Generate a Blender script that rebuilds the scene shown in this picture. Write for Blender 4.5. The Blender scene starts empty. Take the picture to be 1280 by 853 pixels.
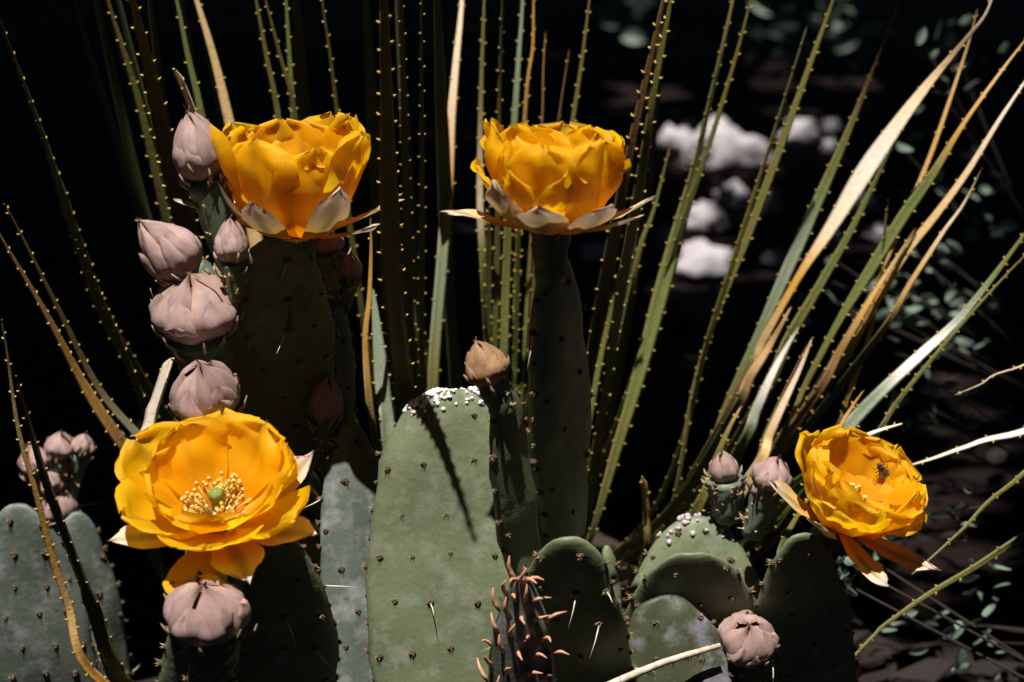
import bpy, math, random
import numpy as np
from mathutils import Vector, Matrix, Quaternion, noise

R = math.radians
random.seed(7); rng = np.random.default_rng(7)
scene = bpy.context.scene
col = scene.collection

# ------------------------------------------------------------------ camera
PITCH, LENS, CAMZ = R(14), 70.0, 0.60
cd = bpy.data.cameras.new('camera'); cam = bpy.data.objects.new('camera', cd); col.objects.link(cam)
cam.location = (0, 0, CAMZ); cam.rotation_euler = (R(90) - PITCH, 0, 0)
cd.lens = LENS; cd.sensor_width = 36; cd.clip_start = 0.02; cd.clip_end = 500
cd.dof.use_dof = True; cd.dof.focus_distance = 1.0; cd.dof.aperture_fstop = 10
scene.camera = cam

# ------------------------------------------------------------------ sky, sun, exposure
SUN_EL, SUN_AZ = R(71), R(20)          # azimuth: to the left of straight behind the camera
S = Vector((-math.cos(SUN_EL) * math.sin(SUN_AZ), -math.cos(SUN_EL) * math.cos(SUN_AZ), math.sin(SUN_EL)))
world = bpy.data.worlds.new('World'); scene.world = world; world.use_nodes = True
wn = world.node_tree; wn.nodes.clear()
sky = wn.nodes.new('ShaderNodeTexSky'); sky.sky_type = 'NISHITA'; sky.sun_disc = False
sky.sun_elevation = SUN_EL
sky.sun_rotation = math.atan2(S.x, S.y)
sky.altitude = 1800; sky.air_density = 0.5; sky.dust_density = 0.2; sky.ozone_density = 1.0
bg = wn.nodes.new('ShaderNodeBackground'); bg.inputs['Strength'].default_value = 0.05
wo = wn.nodes.new('ShaderNodeOutputWorld')
wn.links.new(sky.outputs[0], bg.inputs[0]); wn.links.new(bg.outputs[0], wo.inputs[0])
sd = bpy.data.lights.new('sun', 'SUN'); sd.energy = 5.0; sd.angle = R(0.53); sd.color = (1.0, 0.95, 0.87)
so = bpy.data.objects.new('sun', sd); col.objects.link(so)
so.rotation_euler = (-S).to_track_quat('-Z', 'Y').to_euler()
scene.view_settings.view_transform = 'Standard'; scene.view_settings.look = 'None'
scene.view_settings.exposure = 0.75; scene.view_settings.gamma = 1.0
scene.cycles.max_bounces = 6; scene.cycles.diffuse_bounces = 3; scene.cycles.transmission_bounces = 4

# ------------------------------------------------------------------ helpers
FW = Vector((0, math.cos(PITCH), -math.sin(PITCH))); UP = Vector((0, math.sin(PITCH), math.cos(PITCH)))
CAM = Vector((0, 0, CAMZ)); KP = 36 / LENS / 1280
def ray(px, py): return FW + Vector((1, 0, 0)) * ((px - 640) * KP) + UP * ((426.5 - py) * KP)
def P(px, py, Y):                       # point of the place at distance Y in front of the tripod
    d = ray(px, py); return CAM + d * (Y / d.y)
def G(px, py):                          # the same on the ground
    d = ray(px, py); return CAM + d * (-CAMZ / d.z)
def M(px, Y): return px * KP * 1.03 * Y  # metres spanned by px at distance Y

def tag(o, label=None, cat=None, group=None, kind=None):
    if label: o['label'] = label
    if cat: o['category'] = cat
    if group: o['group'] = group
    if kind: o['kind'] = kind
    return o
def mesh(name, v, f, mat=None, smooth=True, uv=None, cols=None):
    me = bpy.data.meshes.new(name); me.from_pydata([tuple(x) for x in v], [], f)
    if smooth: me.polygons.foreach_set('use_smooth', [True] * len(me.polygons))
    if uv is not None:
        l = me.uv_layers.new(name='UVMap')
        idx = np.empty(len(me.loops), dtype=np.int32); me.loops.foreach_get('vertex_index', idx)
        l.data.foreach_set('uv', np.asarray(uv, dtype=np.float32)[idx].ravel())
    if cols is not None:
        a = me.color_attributes.new('Col', 'FLOAT_COLOR', 'POINT')
        c = np.ones((len(v), 4), dtype=np.float32); c[:, :3] = np.asarray(cols); a.data.foreach_set('color', c.ravel())
    if mat: me.materials.append(mat)
    me.update(); return me
def link(name, me, parent=None, mloc=None):
    o = bpy.data.objects.new(name, me); col.objects.link(o)
    if parent: o.parent = parent
    if mloc is not None: o.matrix_basis = mloc
    return o
def empty(name, loc):
    o = bpy.data.objects.new(name, None); col.objects.link(o); o.location = loc; o.empty_display_size = .02
    return o
def under(thing, wm):                    # world matrix -> matrix in an unrotated thing
    return Matrix.Translation(-thing.location) @ wm
class MB:
    def __init__(s): s.v = []; s.f = []
    def add(s, v, f):
        n = len(s.v); s.v += [Vector(x) for x in v]; s.f += [tuple(i + n for i in q) for q in f]
    def cone(s, a, b, r, n=4, r2=0.0):
        a, b = Vector(a), Vector(b); d = (b - a).normalized(); x = d.orthogonal().normalized(); y = d.cross(x)
        ring = [a + (x * math.cos(2*math.pi*i/n) + y * math.sin(2*math.pi*i/n)) * r for i in range(n)]
        if r2 <= 0:
            s.add(ring + [b, a], [(i, (i+1) % n, n) for i in range(n)] + [((i+1) % n, i, n+1) for i in range(n)])
        else:
            ring += [b + (x * math.cos(2*math.pi*i/n) + y * math.sin(2*math.pi*i/n)) * r2 for i in range(n)]
            s.add(ring, [(i, (i+1) % n, n+(i+1) % n, n+i) for i in range(n)] + [tuple(range(n-1, -1, -1)), tuple(range(n, 2*n))])
    def tube(s, pts, rad, n=6):
        v, f = tube(pts, rad, n); s.add(v, f)
    def ball(s, c, rx, ry=None, rz=None, nu=8, nv=5, q=None):
        ry = ry or rx; rz = rz or rx; c = Vector(c); v = []; f = []
        for j in range(nv + 1):
            th = math.pi * j / nv
            for i in range(nu):
                ph = 2*math.pi*i/nu
                p = Vector((rx*math.sin(th)*math.cos(ph), ry*math.sin(th)*math.sin(ph), rz*math.cos(th)))
                v.append(c + (q @ p if q else p))
        for j in range(nv):
            for i in range(nu):
                f.append((j*nu+i, (j+1)*nu+i, (j+1)*nu+(i+1) % nu, j*nu+(i+1) % nu))
        s.add(v, f)
    def build(s, name, mat, smooth=True): return mesh(name, s.v, s.f, mat, smooth)
def tube(pts, rad, n=6):
    pts = [Vector(p) for p in pts]; v = []; f = []; x = None
    for i, p in enumerate(pts):
        d = (pts[min(i+1, len(pts)-1)] - pts[max(i-1, 0)]).normalized()
        x = d.orthogonal().normalized() if x is None else (x - d * x.dot(d)).normalized()
        y = d.cross(x); r = rad[i] if hasattr(rad, '__len__') else rad
        v += [p + (x*math.cos(2*math.pi*k/n) + y*math.sin(2*math.pi*k/n)) * r for k in range(n)]
    for i in range(len(pts)-1):
        f += [(i*n+k, i*n+(k+1) % n, (i+1)*n+(k+1) % n, (i+1)*n+k) for k in range(n)]
    f += [tuple(range(n-1, -1, -1)), tuple(range(len(v)-n, len(v)))]
    return v, f
def catmull(pts, n):                     # pts: list of tuples of any length
    a = np.array(pts, dtype=float)
    a = np.vstack([2*a[0]-a[1], a, 2*a[-1]-a[-2]]); out = []
    seg = len(a) - 3
    for u in np.linspace(0, seg, n):
        i = min(int(u), seg-1); t = u - i; p0, p1, p2, p3 = a[i:i+4]
        out.append(.5*((2*p1) + (p2-p0)*t + (2*p0-5*p1+4*p2-p3)*t*t + (3*p1-p0-3*p2+p3)*t**3))
    return np.array(out)
def frame(o, z, xhint=Vector((1, 0, 0))):  # matrix with local z along z
    z = Vector(z).normalized(); x = (xhint - z * xhint.dot(z)).normalized(); y = z.cross(x)
    m = Matrix((x, y, z)).transposed().to_4x4(); m.translation = Vector(o); return m

# ------------------------------------------------------------------ materials
class NT:
    def __init__(s, name):
        s.m = bpy.data.materials.new(name); s.m.use_nodes = True; s.t = s.m.node_tree; s.t.nodes.clear()
        s.out = s.n('OutputMaterial')
    def n(s, kind, **kw):
        nd = s.t.nodes.new('ShaderNode' + kind)
        for k, v in kw.items(): setattr(nd, k, v)
        return nd
    def l(s, a, b): s.t.links.new(a, b)
    def set(s, sock, v):
        if isinstance(v, bpy.types.NodeSocket): s.l(v, sock)
        elif isinstance(v, (tuple, list)) and sock.type == 'RGBA': sock.default_value = (*v[:3], 1)
        else: sock.default_value = v
    def mix(s, a, b, f, mode='MIX'):
        m = s.n('Mix', data_type='RGBA', blend_type=mode); s.set(m.inputs[0], f); s.set(m.inputs[6], a); s.set(m.inputs[7], b); return m.outputs[2]
    def ramp(s, f, *stops):
        r = s.n('ValToRGB'); e = r.color_ramp.elements
        while len(e) < len(stops): e.new(.5)
        for i, (p, c) in enumerate(stops):
            e[i].position = p; e[i].color = (*((c,)*3 if not hasattr(c, '__len__') else c), 1)
        s.l(f, r.inputs[0]); return r.outputs[0]
    def coord(s, what='Object', scale=(1, 1, 1)):
        c = s.n('TexCoord'); m = s.n('Mapping'); m.inputs['Scale'].default_value = scale; s.l(c.outputs[what], m.inputs[0]); return m.outputs[0]
    def noise(s, vec, scale, detail=4, rough=.55):
        n = s.n('TexNoise'); s.l(vec, n.inputs['Vector']); n.inputs['Scale'].default_value = scale
        n.inputs['Detail'].default_value = detail; n.inputs['Roughness'].default_value = rough; return n.outputs[0]
    def math(s, op, a, b=0.0, clamp=False):
        m = s.n('Math', operation=op, use_clamp=clamp); s.set(m.inputs[0], a); s.set(m.inputs[1], b); return m.outputs[0]
    def uv(s):
        c = s.n('TexCoord'); x = s.n('SeparateXYZ'); s.l(c.outputs['UV'], x.inputs[0]); return x.outputs[0], x.outputs[1]
    def objrand(s): return s.n('ObjectInfo').outputs['Random']
    def bump(s, h, strength=.4, dist=.001):
        b = s.n('Bump'); b.inputs['Strength'].default_value = strength; b.inputs['Distance'].default_value = dist; s.l(h, b.inputs['Height']); return b.outputs[0]
    def finish(s, colr, rough=.55, spec=.35, trans=0.0, bump=None, sheen=0.0, tcol=None):
        p = s.n('BsdfPrincipled'); s.set(p.inputs['Base Color'], colr); s.set(p.inputs['Roughness'], rough)
        p.inputs['Specular IOR Level'].default_value = spec; p.inputs['Sheen Weight'].default_value = sheen
        if bump: s.l(bump, p.inputs['Normal'])
        o = p.outputs[0]
        if trans:
            t = s.n('BsdfTranslucent'); s.set(t.inputs[0], tcol if tcol is not None else colr)
            if bump: s.l(bump, t.inputs['Normal'])
            m = s.n('MixShader'); m.inputs[0].default_value = trans; s.l(o, m.inputs[1]); s.l(t.outputs[0], m.inputs[2]); o = m.outputs[0]
        s.l(o, s.out.inputs[0]); return s.m

def m_petal():
    s = NT('petal'); u, v = s.uv()
    st = s.noise(s.coord('UV', (1.2, 16, 1)), 5, 4, .6)
    blot = s.noise(s.coord('Object'), 70, 4)
    base = s.ramp(u, (0.0, (.88, .30, .001)), (.30, (.93, .43, .001)), (.62, (.95, .51, .003)), (1.0, (.93, .55, .008)))
    c = s.mix(base, (.86, .32, .001), s.math('MULTIPLY', s.ramp(st, (.44, 0.), (.75, 1.)), .45))
    c = s.mix(c, (.95, .6, .012), s.math('MULTIPLY', s.ramp(blot, (.45, 0.), (.8, 1.)), .45))
    # olive midrib on the outer half
    av = s.math('ABSOLUTE', s.math('SUBTRACT', v, .5))
    mid = s.math('MULTIPLY', s.ramp(av, (.0, .55), (.035, .35), (.075, 0.)), s.ramp(u, (.35, 0.), (.8, 1.)))
    c = s.mix(c, (.34, .20, .02), mid)
    vein = s.noise(s.coord('UV', (2, 40, 1)), 4, 3)
    bmp = s.bump(s.math('ADD', vein, s.math('MULTIPLY', blot, .6)), .5, .0006)
    tc = s.mix(c, (1.0, .68, .008), .8)
    return s.finish(c, .42, .4, .60, bmp, tcol=tc)
def m_sepal():
    s = NT('sepal'); u, v = s.uv(); av = s.math('ABSOLUTE', s.math('SUBTRACT', v, .5))
    nz = s.noise(s.coord('Object'), 120, 3)
    c = s.ramp(u, (0., (.82, .38, .006)), (.35, (.76, .40, .02)), (.62, (.62, .46, .20)), (.85, (.66, .52, .40)), (1., (.62, .48, .42)))
    mid = s.math('MULTIPLY', s.ramp(av, (.0, 1.), (.08, .8), (.2, 0.)), s.ramp(u, (.15, .1), (.5, .85), (.9, .6)))
    c = s.mix(c, (.17, .17, .06), mid)
    c = s.mix(c, (.5, .36, .3), s.math('MULTIPLY', s.ramp(nz, (.45, 0.), (.75, 1.)), .4))
    return s.finish(c, .5, .35, .25, s.bump(nz, .4, .0005))
def m_bud():
    s = NT('bud_scale'); u, v = s.uv(); av = s.math('ABSOLUTE', s.math('SUBTRACT', v, .5))
    nz = s.noise(s.coord('Object'), 95, 5, .65); st = s.noise(s.coord('UV', (1.5, 14, 1)), 4, 3)
    c = s.mix((.44, .285, .275), (.28, .17, .162), s.ramp(nz, (.35, 0.), (.7, 1.)))
    c = s.mix(c, (.46, .35, .32), s.math('MULTIPLY', s.ramp(st, (.4, 0.), (.7, 1.)), .6))
    c = s.mix(c, (.24, .18, .12), s.math('MULTIPLY', s.ramp(av, (.0, 1.), (.07, .6), (.16, 0.)), .35))
    c = s.mix(c, (.50, .27, .14), s.math('MULTIPLY', s.ramp(av, (.36, 0.), (.5, 1.)), .55))
    c = s.mix(c, (.30, .16, .08), s.math('MULTIPLY', s.ramp(u, (.9, 0.), (1., 1.)), .6))
    c = s.mix(c, (.20, .22, .13), s.math('MULTIPLY', s.ramp(u, (.0, 1.), (.4, 0.)), .55))
    hsv = s.n('HueSaturation'); s.set(hsv.inputs['Color'], c)
    s.l(s.math('ADD', s.math('MULTIPLY', s.objrand(), .35), .82), hsv.inputs['Value'])
    return s.finish(hsv.outputs[0], .55, .3, .12, s.bump(s.math('ADD', nz, st), .5, .0006))
def m_pad(name, a, b, dirt=(.28, .27, .25), dirt_amt=.35):
    s = NT(name); co = s.coord('Object')
    n1 = s.noise(co, 22, 5, .6); n2 = s.noise(co, 90, 4, .6); n3 = s.noise(co, 380, 3, .6)
    c = s.mix(a, b, s.ramp(n1, (.35, 0.), (.68, 1.)))
    c = s.mix(c, tuple(x * 1.25 for x in a), s.math('MULTIPLY', s.ramp(n2, (.45, 0.), (.75, 1.)), .5))
    c = s.mix(c, dirt, s.math('MULTIPLY', s.ramp(s.math('MULTIPLY', n1, n2), (.26, 0.), (.40, 1.)), dirt_amt))
    c = s.mix(c, tuple(x * .55 for x in b), s.math('MULTIPLY', s.ramp(n3, (.55, 0.), (.72, 1.)), .35))
    h = s.math('ADD', s.math('MULTIPLY', n1, 2.0), s.math('ADD', n2, s.math('MULTIPLY', n3, .25)))
    return s.finish(c, .5, .35, 0, s.bump(h, .35, .0014))
def m_attr():
    s = NT('sotol_leaf'); a = s.n('Attribute', attribute_name='Col')
    st = s.noise(s.coord('UV', (26, 7, 1)), 1, 4, .6); sp = s.noise(s.coord('Object'), 260, 3, .6)
    c = s.mix(a.outputs['Color'], (.16, .10, .04), s.math('MULTIPLY', s.ramp(st, (.5, 0.), (.75, 1.)), .28))
    c = s.mix(c, (.12, .07, .03), s.math('MULTIPLY', s.ramp(sp, (.62, 0.), (.74, 1.)), .5))
    return s.finish(c, .42, .4, .12, s.bump(s.math('ADD', st, sp), .5, .0008))
def m_plain(name, c1, c2, scale=60, rough=.6, trans=0., spec=.3, bump=.4, bd=.001):
    s = NT(name); n = s.noise(s.coord('Object'), scale, 5, .6)
    return s.finish(s.mix(c1, c2, s.ramp(n, (.35, 0.), (.68, 1.))), rough, spec, trans, s.bump(n, bump, bd))
def m_ground():
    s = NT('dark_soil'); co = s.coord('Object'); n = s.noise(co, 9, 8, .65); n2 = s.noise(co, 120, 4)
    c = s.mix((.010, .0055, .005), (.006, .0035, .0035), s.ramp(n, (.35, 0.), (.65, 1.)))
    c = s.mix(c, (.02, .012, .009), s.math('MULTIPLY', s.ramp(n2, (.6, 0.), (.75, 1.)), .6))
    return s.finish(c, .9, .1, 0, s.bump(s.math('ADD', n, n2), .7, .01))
PETAL, SEPAL, BUD, LEAF = m_petal(), m_sepal(), m_bud(), m_attr()
PAD = m_pad('cactus_pad', (.138, .16, .088), (.092, .116, .063))
PADGREY = m_pad('cactus_pad_bluish', (.125, .145, .12), (.072, .094, .078), (.30, .29, .30), .6)
PADDIRTY = m_pad('cactus_pad_scarred', (.07, .082, .04), (.022, .024, .015), (.19, .175, .21), .95)
OVARY = m_plain('ovary_skin', (.10, .14, .075), (.07, .095, .06), 80, .5)
BUDCORE = m_plain('bud_core', (.22, .10, .06), (.14, .07, .045), 200, .7)
BUDBROWN = m_plain('bud_scale_brown', (.34, .20, .10), (.20, .11, .06), 160, .6)
OVARYG = m_plain('ovary_skin_bluish', (.15, .19, .14), (.10, .13, .095), 80, .5)
TOOTH = m_plain('leaf_tooth', (.50, .35, .07), (.40, .27, .06), 300, .45)
AREOLE = m_plain('areole_wool', (.035, .025, .02), (.07, .05, .04), 500, .9)
GLOCHID = m_plain('glochid', (.42, .24, .10), (.55, .38, .2), 500, .5)
WOOL = m_plain('white_wool', (.80, .77, .74), (.66, .62, .60), 400, .9)
CRUST = m_plain('grey_crust', (.52, .46, .48), (.28, .25, .27), 400, .9)
SPINE = m_plain('spine', (.72, .66, .56), (.5, .42, .32), 300, .4)
STAMEN = m_plain('stamen', (.85, .66, .22), (.78, .52, .1), 300, .6, .2)
STIGMA = m_plain('stigma', (.22, .26, .06), (.15, .19, .05), 300, .5)
REDLEAF = m_plain('young_red_leaf', (.62, .28, .18), (.62, .42, .26), 150, .4, .15)
ROCK = m_plain('pale_rock', (.42, .385, .415), (.25, .235, .25), 14, .9, 0, .2, .8, .02)
TWIG = m_plain('dry_twig_bark', (.66, .55, .45), (.42, .3, .22), 200, .8)
BARK = m_plain('dark_bark', (.03, .02, .016), (.016, .011, .01), 25, .9)
BLOCKERLEAF = m_plain('blocker_leaf', (.045, .07, .02), (.03, .05, .015), 5, .5, 0)
SHRUB = m_plain('shrub_leaf', (.20, .26, .22), (.12, .17, .11), 60, .5, .15)
LITTER = m_plain('leaf_litter', (.013, .008, .006), (.008, .005, .0045), 30, .8)
CAUDEX = m_plain('sotol_stem', (.05, .035, .025), (.03, .02, .015), 60, .9)
BEETLE = m_plain('insect_shell', (.035, .03, .028), (.06, .055, .05), 300, .3, 0, .5)
WING = m_plain('insect_wing', (.25, .24, .22), (.2, .19, .18), 300, .3, .4)

# ------------------------------------------------------------------ ground
n = 90
gx = np.sign(np.linspace(-1, 1, n)) * np.abs(np.linspace(-1, 1, n))**3 * 120
gy = 3 + np.sign(np.linspace(-1, 1, n)) * np.abs(np.linspace(-1, 1, n))**3 * 120
gv = []
for y in gy:
    for x in gx:
        h = .03 * noise.noise((x*1.3, y*1.3, 0)) + .012 * noise.noise((x*6, y*6, 3))
        gv.append((x, y, h - .02))
gf = [(j*n+i, j*n+i+1, (j+1)*n+i+1, (j+1)*n+i) for j in range(n-1) for i in range(n-1)]
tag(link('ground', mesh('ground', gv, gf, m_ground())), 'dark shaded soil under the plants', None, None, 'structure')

# ------------------------------------------------------------------ pale rocks behind
POOLS = []                               # places kept sunlit by holes cut in the oak: (point, radius)
def rock(px, py, w, h, label, seed, group=None):
    c = G(px, py + h*.4); d = c.y / math.cos(PITCH); rx = M(w, c.y) / 2; rz = M(h, c.y) * .62
    nu, nv = 20, 12; v = []; f = []
    for j in range(nv + 1):
        th = math.pi * j / nv
        for i in range(nu):
            ph = 2*math.pi*i/nu
            d3 = Vector((math.sin(th)*math.cos(ph), math.sin(th)*math.sin(ph), math.cos(th)))
            k = 1 + .55 * noise.noise(d3*1.7 + Vector((seed, 0, 0))) + .34 * noise.noise(d3*4.2 + Vector((0, seed, 0))) + .15 * noise.noise(d3*9 + Vector((0, 0, seed)))
            p = d3 * k; p = Vector((p.x*rx, p.y*rx*.8, max(p.z, -.35)*rz))
            v.append(p)
    for j in range(nv):
        for i in range(nu): f.append((j*nu+i, (j+1)*nu+i, (j+1)*nu+(i+1) % nu, j*nu+(i+1) % nu))
    o = link('rock', mesh('rock', v, f, ROCK)); o.location = (c.x, c.y, .2 * rz)
    tag(o, label, 'rock', group or 'pale rocks on the dark ground')
    POOLS.append((Vector((c.x, c.y, rz)), rx * 1.1))
for a in [(905, 180, 108, 62, 'large pale flat-topped rock on dark ground beyond the sotol leaves', 1.3),
          (846, 170, 46, 26, 'low pale rock touching the left end of the largest flat-topped rock', 5.1),
          (1000, 160, 40, 34, 'rounded pale rock between the largest rock and the tall tan leaf', 2.2),
          (884, 268, 52, 36, 'dull pinkish rock lying between the largest rock and the brightest rock', 8.7),
          (880, 322, 72, 44, 'bright white rock with a broken top just above the scarred cactus pads', 4.4),
          (914, 242, 44, 30, 'small dull stone between the largest flat-topped rock and the pinkish rock', 3.3), (962, 250, 26, 30, 'narrow upright pale stone beside the dull pinkish rock', 6.1), (968, 318, 30, 18, 'small flat stone beside the bright white broken-topped rock', 7.9),
          (1036, 180, 18, 18, 'tiny round stone beneath the rounded pale rock', 9.4), (832, 292, 18, 22, 'small pale stone under the dull pinkish rock, away from the others', 11.2), (1040, 155, 30, 16, 'thin pale stone beyond the rounded pale rock', 12.8),
          (1076, 250, 32, 28, 'pale stone showing between the tall tan leaf and its green neighbour', 14.1), (1045, 300, 30, 20, 'low pale stone beside the tan leaf, level with the bright white rock', 15.2), (1098, 290, 34, 22, 'pale stone half hidden behind the crossing tan and green leaves', 16.6), (740, 312, 26, 24, 'small dim stone under the flower with pointed petals', 17.5)]:
    rock(*a)

# ------------------------------------------------------------------ prickly pear builders
def pad_profile(s, q=.5):                      # half width and thickness along the pad, 0 base .. 1 top
    w = math.sin(math.pi * min(1, max(0, s))**1.35)**q if 0 < s < 1 else 0
    return .04 + .96*w if 0 < s < 1 else .04
class Pad:
    def __init__(s, thing, b, t, w, thick=.016, yaw=0, mat=None, seed=0, name='pad', label=None, areoles=True, gap=.021, spines=.25, wob=.0016, edge=1.0, q=.5):
        s.b, s.t = b, t; s.H = (t - b).length; s.W = w; s.T = thick; s.seed = seed; s.wob = wob; s.q = q
        z = (t - b).normalized(); wm = frame(b, z) @ Matrix.Rotation(R(yaw), 4, 'Z'); s.wm = wm
        NS, NR = 30, 32; v = []; f = []
        for j in range(NS + 1):
            ss = .5 - .5*math.cos(math.pi*j/NS)
            for i in range(NR): v.append(s.local(ss, 2*math.pi*i/NR))
        for j in range(NS):
            for i in range(NR): f.append((j*NR+i, j*NR+(i+1) % NR, (j+1)*NR+(i+1) % NR, (j+1)*NR+i))
        f += [tuple(range(NR-1, -1, -1)), tuple(range(NS*NR, (NS+1)*NR))]
        s.o = link(name, mesh(name, v, f, mat or PAD), thing, under(thing, wm))
        if label: s.o['label'] = label
        if areoles: s.areoles(gap, spines, edge)
    def local(s, ss, a):
        k = pad_profile(ss, s.q); hw = s.W/2 * k; hw *= 1 + .035*noise.noise((ss*5, s.seed, math.cos(a)*.5))
        ca, sa = math.cos(a), math.sin(a)
        th = s.T/2 * min(1, (k**.7)) * (1.25 - .35*ss)
        x = hw * math.copysign(abs(ca)**.85, ca); y = th * math.copysign(abs(sa)**.8, sa)
        y += s.wob * 2 * noise.noise((x*35, ss*4, s.seed + 4)) + s.wob * noise.noise((x*90, ss*11, s.seed))
        x += s.wob * 1.2 * noise.noise((ss*13, math.copysign(1, ca)*3, s.seed))
        return Vector((x, y, ss * s.H))
    def at(s, ss, a): return s.wm @ s.local(ss, a)
    def areoles(s, gap, spines, edge):
        spots = []; rows = int(s.H / gap)
        for r in range(1, rows + 1):
            ss = r / (rows + .6); w = s.W * pad_profile(ss, s.q); k = int(w / gap)
            for c in range(k + 1):
                u = ((c + (.5 if r % 2 else 0)) / (k + .5) - .5) * 1.7
                if abs(u) < .9: spots.append((ss + random.uniform(-.01, .01), -math.acos(max(-1, min(1, u)))))
        ne = int(edge * s.H / gap * 1.3)
        for e in range(ne):
            ss = .25 + .74 * e / max(1, ne); spots += [(ss, 0.0), (ss, math.pi)]
        for ss, a in spots:
            p = s.local(ss, a); q = s.local(ss, a + .03) - p; t = s.local(min(.999, ss + .01), a) - p
            nrm = q.cross(t).normalized() if q.length * t.length > 0 else Vector((0, -1, 0))
            if nrm.dot(Vector((math.cos(a)*.5, math.sin(a), 0))) < 0: nrm = -nrm
            m = frame(p, nrm, Vector((0, 0, 1.001))) @ Matrix.Scale(random.uniform(.75, 1.2), 4)
            link('areole', random.choice(AREOLES), s.o, m)
            if random.random() < spines:
                d = (nrm + Vector((random.uniform(-.5, .5), random.uniform(-.3, .3), random.uniform(-.9, .3)))).normalized()
                link('spine', random.choice(SPINES), s.o, frame(p, d))
def areole_mesh(seed):
    r = random.Random(seed); mb = MB(); mb.ball((0, 0, 0), .0016, .0021, .0011, 7, 4)
    n0 = len(mb.f)
    for k in range(9):
        a = r.uniform(0, 6.28); q = r.uniform(.2, 1)
        mb.cone((.0008*math.cos(a)*q, .0008*math.sin(a)*q, 0), (.0017*math.cos(a)*q*1.3, .0017*math.sin(a)*q*1.3, r.uniform(.0022, .0036)), .00022, 3)
    me = mb.build('areole', AREOLE); me.materials.append(GLOCHID)
    for p in me.polygons[n0:]: p.material_index = 1
    return me
AREOLES = [areole_mesh(k) for k in range(4)]
SPINES = []
for L in (.008, .012, .018):
    mb = MB(); mb.tube([(0, 0, -.0005), (.0004, 0, L*.5), (0, 0, L)], [.00042, .0003, .00005], 5); SPINES.append(mb.build('spine', SPINE))

def ovary_geo(mb, L, r0, r1, seed, bumps=True):       # from z=-L (on the pad) to z=0
    v = []; f = []; nu, nv = 18, 9
    for j in range(nv + 1):
        t = j / nv; r = r0 + (r1 - r0) * t**.8
        for i in range(nu):
            a = 2*math.pi*i/nu
            rr = r * (1 + (.10 * math.sin(5*a + 9*t + seed) * math.sin(7*t*math.pi) if bumps else 0))
            v.append((rr*math.cos(a), rr*math.sin(a), -L + L*t))
    for j in range(nv):
        for i in range(nu): f.append((j*nu+i, j*nu+(i+1) % nu, (j+1)*nu+(i+1) % nu, (j+1)*nu+i))
    f += [tuple(range(nu-1, -1, -1)), tuple(range(nv*nu, (nv+1)*nu))]
    mb.add(v, f)
def bristles(o, L, r0, r1, seed, n=14, ln=.006):
    r = random.Random(seed); mb = MB()
    for k in range(n):
        t = r.uniform(.1, 1); a = r.uniform(0, 6.28); rr = (r0 + (r1 - r0)*t**.8) * .97; z = -L + L*t
        c = Vector((rr*math.cos(a), rr*math.sin(a), z)); d = Vector((math.cos(a), math.sin(a), r.uniform(.1, 1.1))).normalized()
        mb.cone(c, c + d * ln * r.uniform(.5, 1.2), .0006, 4)
        mb.ball(c, .0011, None, None, 5, 3)
    b = link('bristles', mb.build('bristles', GLOCHID), o); b['kind'] = 'stuff'

WPROF = {'petal': ([0, .12, .3, .5, .68, .8, .89, .95, .985, 1], [.30, .38, .58, .82, .99, 1.02, .95, .80, .52, .14]),
         'point': ([0, .15, .35, .55, .72, .84, .92, .97, 1], [.36, .48, .74, .96, .93, .68, .38, .14, .02])}
def petal_mesh(az, L, W, a0, a1, r0=.005, z0=0., kind='petal', hug=1.15, ruf=.0026, curl=0., mat=None, seed=0., p=.8, side=0.):
    nu, nv = 18, 13; v = []; f = []; uv = []
    ts = np.concatenate([np.linspace(0, .75, 10), np.linspace(.75, 1, 9)[1:]]); ts = ts[:nu]
    r, z, tp = r0, z0, 0.
    ca, sa = math.cos(R(az)), math.sin(R(az)); er = Vector((ca, sa, 0)); et = Vector((-sa, ca, 0)); ez = Vector((0, 0, 1))
    fine = 60; path = []
    for k in range(fine + 1):
        t = k / fine; ang = R(a0 + (a1 - a0) * t**p + curl * max(0, t - .72) / .28)
        path.append((t, r, z, ang)); r += L/fine * math.sin(ang); z += L/fine * math.cos(ang)
    for t in ts:
        _, r, z, ang = path[int(round(t*fine))]
        w = W/2 * np.interp(t, *WPROF[kind]); w *= 1 + .05*noise.noise((t*7, seed, 1))
        mid = er*r + ez*z + et*(side*t*t*L)
        nin = -er*math.cos(ang) + ez*math.sin(ang)
        Rc = max(r, .012) * hug
        for i in range(nv):
            q = -1 + 2*i/(nv-1); sx = w*q*(1 + .04*noise.noise((t*9, q*2, seed+5)))
            b = sx / Rc
            pt = mid + et*(Rc*math.sin(b)) + nin*(Rc*(1-math.cos(b)))
            e = ruf * (q*q) * t*t * math.sin(5.5*t*2 + q*3.1 + seed*7) + ruf*1.6*t*noise.noise((t*4, q*2.2, seed)) + ruf*.5*t*noise.noise((t*9, q*6, seed+9))
            tipx = .0042*noise.noise((q*3.3, seed*3, 2)) * max(0, t-.6)/.4
            v.append(pt + nin*e + (er*math.sin(ang) + ez*math.cos(ang))*tipx); uv.append((t, i/(nv-1)))
    nu = len(ts)
    for j in range(nu-1):
        for i in range(nv-1): f.append((j*nv+i, j*nv+i+1, (j+1)*nv+i+1, (j+1)*nv+i))
    return mesh('petal', v, f, mat or PETAL, True, uv)
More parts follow.
